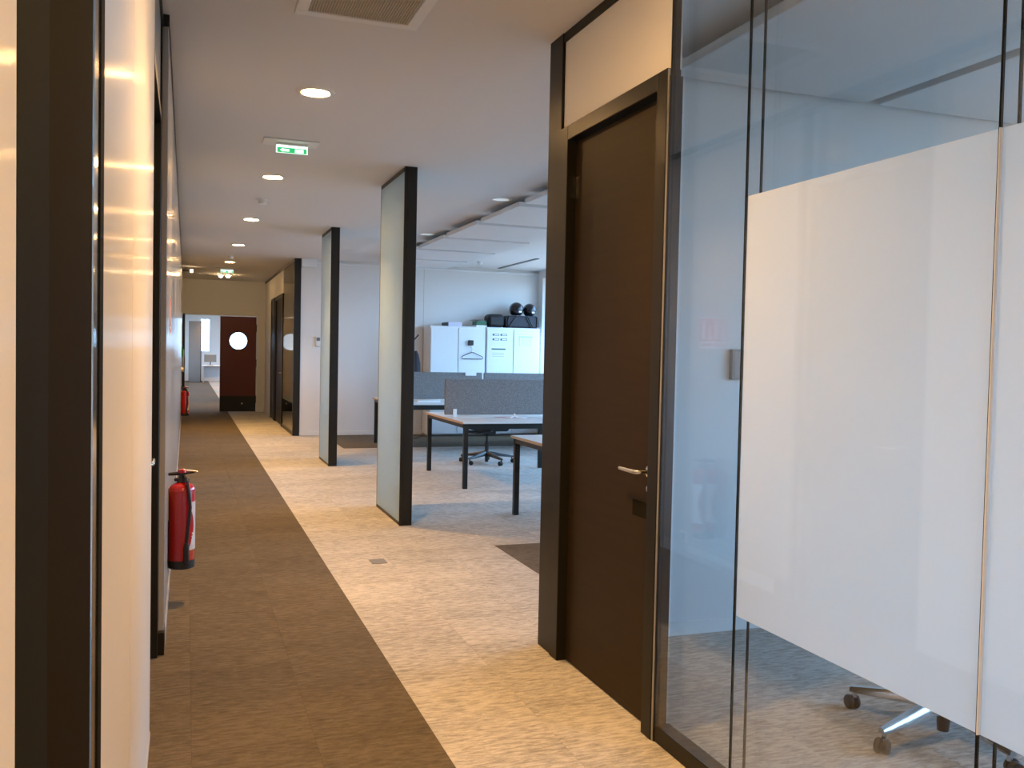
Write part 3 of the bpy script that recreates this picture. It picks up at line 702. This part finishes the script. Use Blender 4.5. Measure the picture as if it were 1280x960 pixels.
# ------------------------------------------------------------------ office chairs
def office_chair(loc, rz, base_m, label, arms=True):
    t = thing('office_chair', label, 'chair', loc, rz)
    R0 = .36
    for k in range(5):
        a = 2 * PI * k / 5; c, s = math.cos(a), math.sin(a)
        bm = bmesh.new(); pr = [(.03, .135, .034, .030), (.12, .125, .030, .024), (.25, .105, .024, .018), (R0 - .015, .092, .019, .013), (R0 + .018, .088, .014, .010)]
        rings = []
        for rr, z, hw, hh in pr:
            rings.append([bm.verts.new((c * rr - s * u, s * rr + c * u, z + v)) for u, v in ((-hw, -hh), (-hw * .9, hh * .4), (-hw * .5, hh), (hw * .5, hh), (hw * .9, hh * .4), (hw, -hh))])
        for p, q in zip(rings, rings[1:]):
            for i in range(6): bm.faces.new((p[i], p[(i + 1) % 6], q[(i + 1) % 6], q[i]))
        bm.faces.new(rings[0]); bm.faces.new(list(reversed(rings[-1])))
        obj('spoke', bm, base_m, t, smooth=True)
        ca = obj('castor', bm_tube([(c * R0, s * R0, .095), (c * R0, s * R0, .055)], .010, 8), base_m, t, smooth=True)
        ph = a + .9 + k; pc, ps = math.cos(ph), math.sin(ph)
        for sd_ in (-1, 1):
            b2 = bm_lathe([(0, .004), (.020, .003), (.0285, .006), (.030, .012), (.030, .020), (.026, .025), (0, .026)], 20, (0, 0, 0), 'X')
            bmesh.ops.scale(b2, vec=(sd_, 1, 1), verts=b2.verts)
            bmesh.ops.transform(b2, matrix=Matrix.Translation((c * R0 + .018 * ps, s * R0 - .018 * pc, .030)) @ Matrix.Rotation(ph, 4, 'Z'), verts=b2.verts)
            obj('wheel', b2, 'rubber', ca, smooth=True)
    obj('hub', bm_lathe([(0, .095), (.036, .095), (.045, .12), (.045, .16), (.034, .175), (0, .175)], 24), base_m, t, smooth=True)
    obj('column', bm_lathe([(0, .018), (.022, .018), (.025, .05), (.025, .30), (.018, .305), (.018, .41), (0, .41)], 20), 'bplastic', t, smooth=True)
    obj('mechanism', BX(-.09, .11, -.07, .07, .40, .45, bev=.012, seg=2), 'bplastic', t)
    bm = bmesh.new(); box(bm, -.23, .25, -.24, .24, .45, .53, bev=.035, seg=3)
    obj('seat', bm, 'dfabric', t, smooth=True)
    bm = bmesh.new(); n1, n2 = 8, 8; g = []
    for i in range(n1 + 1):
        z = .60 + .50 * i / n1; lean = -.27 - .10 * (i / n1) + .035 * math.sin(PI * i / n1); hw = .225 - .035 * (i / n1) ** 2
        g.append([bm.verts.new((lean - .05 * (1 - (2 * j / n2 - 1) ** 2) , hw * (2 * j / n2 - 1), z)) for j in range(n2 + 1)])
    for i in range(n1):
        for j in range(n2): bm.faces.new((g[i][j], g[i][j + 1], g[i + 1][j + 1], g[i + 1][j]))
    bmesh.ops.solidify(bm, geom=bm.faces[:], thickness=.03)
    obj('backrest', bm, 'dfabric', t, smooth=True)
    obj('back_support', bm_tube([(-.08, 0, .42), (-.26, 0, .43), (-.34, 0, .52), (-.35, 0, .72)], [.022, .022, .02, .016], 10), 'bplastic', t, smooth=True)
    if arms:
        for sy in (-1, 1):
            am = obj('armrest', bm_tube([(.0, sy * .22, .46), (0, sy * .28, .47), (0, sy * .285, .66)], .014, 8), 'bplastic', t, smooth=True)
            obj('arm_pad', BX(-.11, .12, sy * .285 - .035, sy * .285 + .035, .66, .69, bev=.012, seg=2), 'bplastic', am)
    return t
office_chair((2.887, 2.79, 0), math.radians(118), 'chrome', 'office chair on a polished metal star base behind the frosted glass')
office_chair((3.88, 11.72, 0), math.radians(-75 + 72), 'bplastic', 'black office chair on castors under the middle desk')
office_chair((1.75, 40.6, 0), math.radians(90), 'bplastic', 'dark chair at the desk in the far room')

# ------------------------------------------------------------------ bench desks
def bench(x0, y0, y1, width, label, screen=True, seam=None):
    t = thing('bench_desk', label, 'desk', (x0, y0, 0), 0, 'white bench desks'); d = y1 - y0
    bays = 1 if width < 2 else 2
    for b in range(bays):
        a0, a1 = width * b / bays + (.002 if b else 0), width * (b + 1) / bays - .002
        for nm, c0, c1 in (('tabletop', 0, d / 2 - .02), ('tabletop', d / 2 + .02, d)):
            obj(nm, BX(a0, a1, c0, c1, .722, .742, bev=.002), 'desk', t)
    obj('edge_band', BX(-.004, .0, 0, d, .718, .742), 'ply', t)
    fr = bmesh.new()
    for yy in (.03, d - .07): box(fr, .02, width - .02, yy, yy + .04, .66, .716)
    for xx in (.02, width - .06): box(fr, xx, xx + .04, .03, d - .03, .672, .716)
    obj('frame', fr, 'black', t)
    for xx in (.02, width - .07):
        for yy in (.02, d - .07): obj('leg', BX(xx, xx + .05, yy, yy + .05, 0, .716, bev=.003), 'black', t)
    obj('cable_tray', BX(.3, width - .3, d / 2 - .12, d / 2 + .12, .60, .64), 'bplastic', t)
    if screen:
        for b in range(bays):
            a0, a1 = width * b / bays + .015, width * (b + 1) / bays - .01
            s = obj('privacy_screen', BX(a0, a1, d / 2 - .018, d / 2 + .018, .765, 1.19, bev=.016, seg=3), 'screen', t)
            for cx_ in (.10, width / bays - .14):
                obj('clamp', BX(a0 + cx_, a0 + cx_ + .045, d / 2 - .035, d / 2 - .019, .742, .835, bev=.003), 'white', s)
    return t
bench(2.86, 6.30, 7.93, 1.6, 'white bench desk on black legs, nearest, cut by the dark door post')
bench(2.86, 9.48, 11.14, 1.6, 'white bench desk with grey felt screen in the middle of the office')
bench(2.88, 12.95, 14.68, 3.2, 'long white bench desk with grey screens before the white cabinets')

def sheet(name, x, y, z, w, d, m, label, cat, rz=0, h=.002, group=None):
    o = obj(name, BX(-w / 2, w / 2, -d / 2, d / 2, 0, h, bev=min(.001, h * .3)), m, None, (x, y, z + .0005), rot=(0, 0, rz)); tag(o, label, cat, group); return o
sheet('paper_sheet', 3.62, 10.16, .742, .30, .10, 'pink', 'pinkish strip of paper before the felt screen on the middle desk', 'paper', .04, .004)
sheet('paper_sheet', 3.22, 10.17, .742, .38, .06, 'paper', 'white strip of paper along the screen foot at the left of the middle desk', 'paper', 0, .004)
sheet('paper_sheet', 4.10, 10.19, .742, .34, .05, 'paper', 'white strip of paper along the screen foot at the right of the middle desk', 'paper', -.05, .005)
bm = bmesh.new()
rr = random.Random(3)
tube(bm, [(-.09, .02, .006), (-.04, -.03, .010), (.0, .0, .02), (.03, .03, .05), (.05, .01, .02), (.10, -.03, .008), (.16, -.02, .006)], .007, 8)
tube(bm, [(.0, .03, .006), (.02, -.01, .045), (.03, -.03, .02), (.08, .02, .008)], .006, 8)
o = obj('cable', bm, 'white', None, (3.62, 9.98, .7435), smooth=True); tag(o, 'tangle of white cable on the middle desk', 'cable')
sheet('keyboard', 3.48, 13.42, .742, .36, .12, 'white', 'white keyboard on the long rear desk left of the middle screen', 'keyboard', .05, .02)
o = obj('hanging_paper', BX(4.18, 4.36, 13.775, 13.785, 1.14, 1.20), 'paper'); tag(o, 'small white paper tag hung over the rear desk screen', 'paper')

# ------------------------------------------------------------------ cabinets on the end wall
def cabinet(x0, x1, label):
    t = thing('storage_cabinet', label, 'cabinet', ((x0 + x1) / 2, YO - .02, 0), 0, 'white storage cabinets'); h = (x1 - x0) / 2
    obj('body', BX(-h, h, -.46, 0, .03, 1.975, bev=.003), 'cabinet', t); obj('plinth', BX(-h + .01, h - .01, -.44, -.01, 0, .03), 'greybox', t)
    for sx in (-1, 1):
        a, b = (-h + .012, -.008) if sx < 0 else (.008, h - .012)
        dr = obj('door', BX(a, b, -.482, -.462, .05, 1.945, bev=.003), 'cabinet', t)
        obj('handle', BX(-.03 if sx < 0 else .018, -.018 if sx < 0 else .03, -.492, -.482, .95, 1.10, bev=.002), 'greybox', dr)
    return t
cabinet(4.055, 5.085, 'white two door storage cabinet, the left one, with a coat hanger on it')
cabinet(5.105, 6.135, 'white two door storage cabinet, the right one, with papers taped on its doors')
CY = YO - .02 - .482                     # door face
TOP = 1.975
t = thing('coat_hook', 'black square hook holder on the left cabinet door above the hanger', 'hook', (4.80, CY - .002, 1.64)); obj('block', BX(-.045, .045, -.05, 0, 0, .09, bev=.006), 'bplastic', t); obj('hook', bm_tube([(0, -.04, 0), (0, -.05, -.03), (0, -.03, -.05)], .005, 6), 'steel', t)
t = thing('coat_hanger', 'dark wire coat hanger hanging on the left cabinet door', 'hanger', (4.83, CY - .03, 1.42))
obj('wire', bm_tube([(0, 0, .10), (-.19, 0, .02), (-.20, 0, -.01), (-.17, 0, -.025), (.17, 0, -.025), (.20, 0, -.01), (.19, 0, .02), (.0, 0, .10)], .0065, 8), 'bplastic', t, smooth=True)
obj('hook', bm_tube([(0, 0, .10), (0, 0, .14), (.02, 0, .165), (0, 0, .185), (-.02, 0, .17)], .005, 6), 'steel', t, smooth=True)
def notice(x, z, w, h, label, kind):
    t = thing('notice_sheet', label, 'paper', (x, CY, z), 0, 'papers on the cabinet doors')
    obj('sheet', BX(0, w, -.0025, -.0005, 0, h), 'paper', t)
    bm = bmesh.new()
    if kind == 0:
        for i in range(2):
            for j in range(2):
                xa, za = .015 + i * w / 2, .02 + j * h / 2
                box(bm, xa, xa + .035, -.0035, -.0025, za, za + h / 2 - .05); box(bm, xa + .04, xa + w / 2 - .03, -.0035, -.0025, za, za + .008); box(bm, xa + .04, xa + w / 2 - .03, -.0035, -.0025, za + h / 2 - .055, za + h / 2 - .047); box(bm, xa + w / 2 - .032, xa + w / 2 - .024, -.0035, -.0025, za, za + h / 2 - .047)
    elif kind == 1:
        box(bm, .02, w - .02, -.0035, -.0025, h - .07, h - .045)
        for k in range(3): box(bm, .03, w - .05, -.0035, -.0025, .03 + .03 * k, .034 + .03 * k)
    else:
        box(bm, .01, w - .01, -.0035, -.0025, h - .03, h - .015)
        box(bm, .01, .02, -.0035, -.0025, .02, h - .03)
        for k in range(5): box(bm, .04, w - .03, -.0035, -.0025, .03 + .035 * k, .036 + .035 * k)
    tag(obj('print', bm, 'lgreen' if kind == 2 else 'pgreen', t), kind='stuff')
notice(5.20, 1.72, .30, .17, 'printed sheet with four green boxes on the right cabinet', 0)
notice(5.18, 1.42, .31, .22, 'printed sheet with a bold line under the four box sheet', 1)
notice(5.72, 1.62, .29, .22, 'pale green table sheet on the rightmost cabinet door', 2)
# on top of the cabinets
t = thing('paper_box', 'lilac paper ream box with a dark end on the left cabinet', 'box', (4.52, 15.78, TOP)); obj('ream', BX(-.11, .14, -.15, .15, 0, .075, bev=.004), 'lilac', t); obj('end', BX(-.16, -.111, -.15, .15, 0, .07, bev=.01), 'bplastic', t)
t = thing('binder_stack', 'dark green box with pale papers beside the black bag', 'box', (5.06, 15.78, TOP)); obj('box', BX(-.12, .07, -.14, .14, .035, .11, bev=.004), 'pgreen', t); obj('papers', BX(-.13, .07, -.15, .15, 0, .034), 'paper', t); obj('top_sheet', BX(-.16, .07, -.13, .13, .125, .131), 'greybox', t); obj('spacer', BX(-.05, .05, -.1, .1, .11, .125), 'paper', t)
bm = bmesh.new(); box(bm, -.16, .16, -.16, .16, 0, .245, bev=.075, seg=4); o = thing('black_bag', 'small black bag on the cabinets left of the grey holdall', 'bag', (5.31, 15.76, TOP)); obj('body', bm, 'strap', o, smooth=True); obj('flap', BX(-.12, .12, -.17, -.155, .05, .19, bev=.006), 'strap', o)
t = thing('holdall', 'large dark grey holdall with crossed straps on the right cabinet', 'bag', (5.80, 15.76, TOP))
bm = bmesh.new()
prism(bm, [(-.30, -.17, 0), (.33, -.17, 0), (.345, -.17, .08), (.32, -.17, .235), (-.29, -.17, .225), (-.315, -.17, .1)], (0, .34, 0)); bmesh.ops.bevel(bm, geom=bm.edges[:], offset=.03, segments=3, affect='EDGES'); obj('body', bm, 'bag', t, smooth=True)
for a, b in (((-.27, .01), (-.12, .22)), ((.06, .22), (.18, .01)), ((.10, .22), (.22, .01)), ((.29, .02), (.29, .22))): obj('strap', bm_tube([(a[0], -.172, a[1]), ((a[0] + b[0]) / 2, -.178, (a[1] + b[1]) / 2), (b[0], -.172, b[1])], .012, 6), 'strap', t)
def helmet(x, y, label, s=1.0):
    t = thing('helmet', label, 'helmet', (x, y, TOP + .238), 0, 'helmets on the holdall')
    bm = bmesh.new(); bmesh.ops.create_uvsphere(bm, u_segments=24, v_segments=16, radius=.13 * s)
    for v in bm.verts:
        v.co.x *= .98; v.co.z = max(v.co.z, -.105 * s); v.co.z += .105 * s
        if v.co.y < 0 and v.co.z < .09 * s: v.co.y *= 1.10
    obj('shell', bm, 'helmet', t, smooth=True)
    bm = bmesh.new(); rows = []
    for i in range(5):
        ph = math.radians(-22 + 13 * i); rows.append([bm.verts.new((.134 * s * math.cos(ph) * math.sin(math.radians(-62 + 124 * j / 10)), -.139 * s * math.cos(ph) * math.cos(math.radians(-62 + 124 * j / 10)), .105 * s + .134 * s * math.sin(ph))) for j in range(11)])
    for p, q in zip(rows, rows[1:]):
        for j in range(10): bm.faces.new((p[j], p[j + 1], q[j + 1], q[j]))
    bmesh.ops.solidify(bm, geom=bm.faces[:], thickness=.004); obj('visor', bm, mat('visor', (.02, .02, .03), .05, coat=1), t, smooth=True)
    obj('badge', BX(-.0 * s, .055 * s, -.142 * s, -.128 * s, .045 * s, .075 * s, bev=.006), 'signwhite', t)
helmet(5.735, 15.75, 'glossy black helmet, the left one on the holdall', 1.04)
helmet(6.005, 15.78, 'glossy black helmet, the right one against the window', .98)
# coat stand
t = thing('coat_stand', 'black coat stand with a hanging coat by the left cabinet', 'coat stand', (3.66, 15.4, 0))
obj('pole', bm_tube([(0, 0, .02), (0, 0, 1.82)], .018, 10), 'bplastic', t, smooth=True); obj('base', bm_lathe([(0, 0), (.2, 0), (.2, .015), (.03, .03), (0, .03)], 24), 'bplastic', t, smooth=True)
for k in range(4):
    a = PI / 2 * k + .1; obj('peg', bm_tube([(0, 0, 1.68), (.07 * math.cos(a), .07 * math.sin(a), 1.71), (.15 * math.cos(a), .15 * math.sin(a), 1.80)], .012, 8), 'bplastic', t, smooth=True)
bm = bmesh.new(); rings = []
for z, a, b in ((1.52, .02, .02), (1.46, .05, .04), (1.3, .08, .06), (1.0, .10, .07), (.75, .10, .07)):
    rings.append([bm.verts.new((.06 + a * math.cos(2 * PI * k / 12) * (1 + .12 * math.sin(3 * k)), b * math.sin(2 * PI * k / 12), z)) for k in range(12)])
for p, q in zip(rings, rings[1:]):
    for k in range(12): bm.faces.new((p[k], p[(k + 1) % 12], q[(k + 1) % 12], q[k]))
bm.faces.new(rings[0]); bm.faces.new(rings[-1])
o = obj('dark_coat', bm, 'wood', None, (3.67, 15.28, 0), smooth=True); tag(o, 'dark coat hanging from the black coat stand', 'coat')
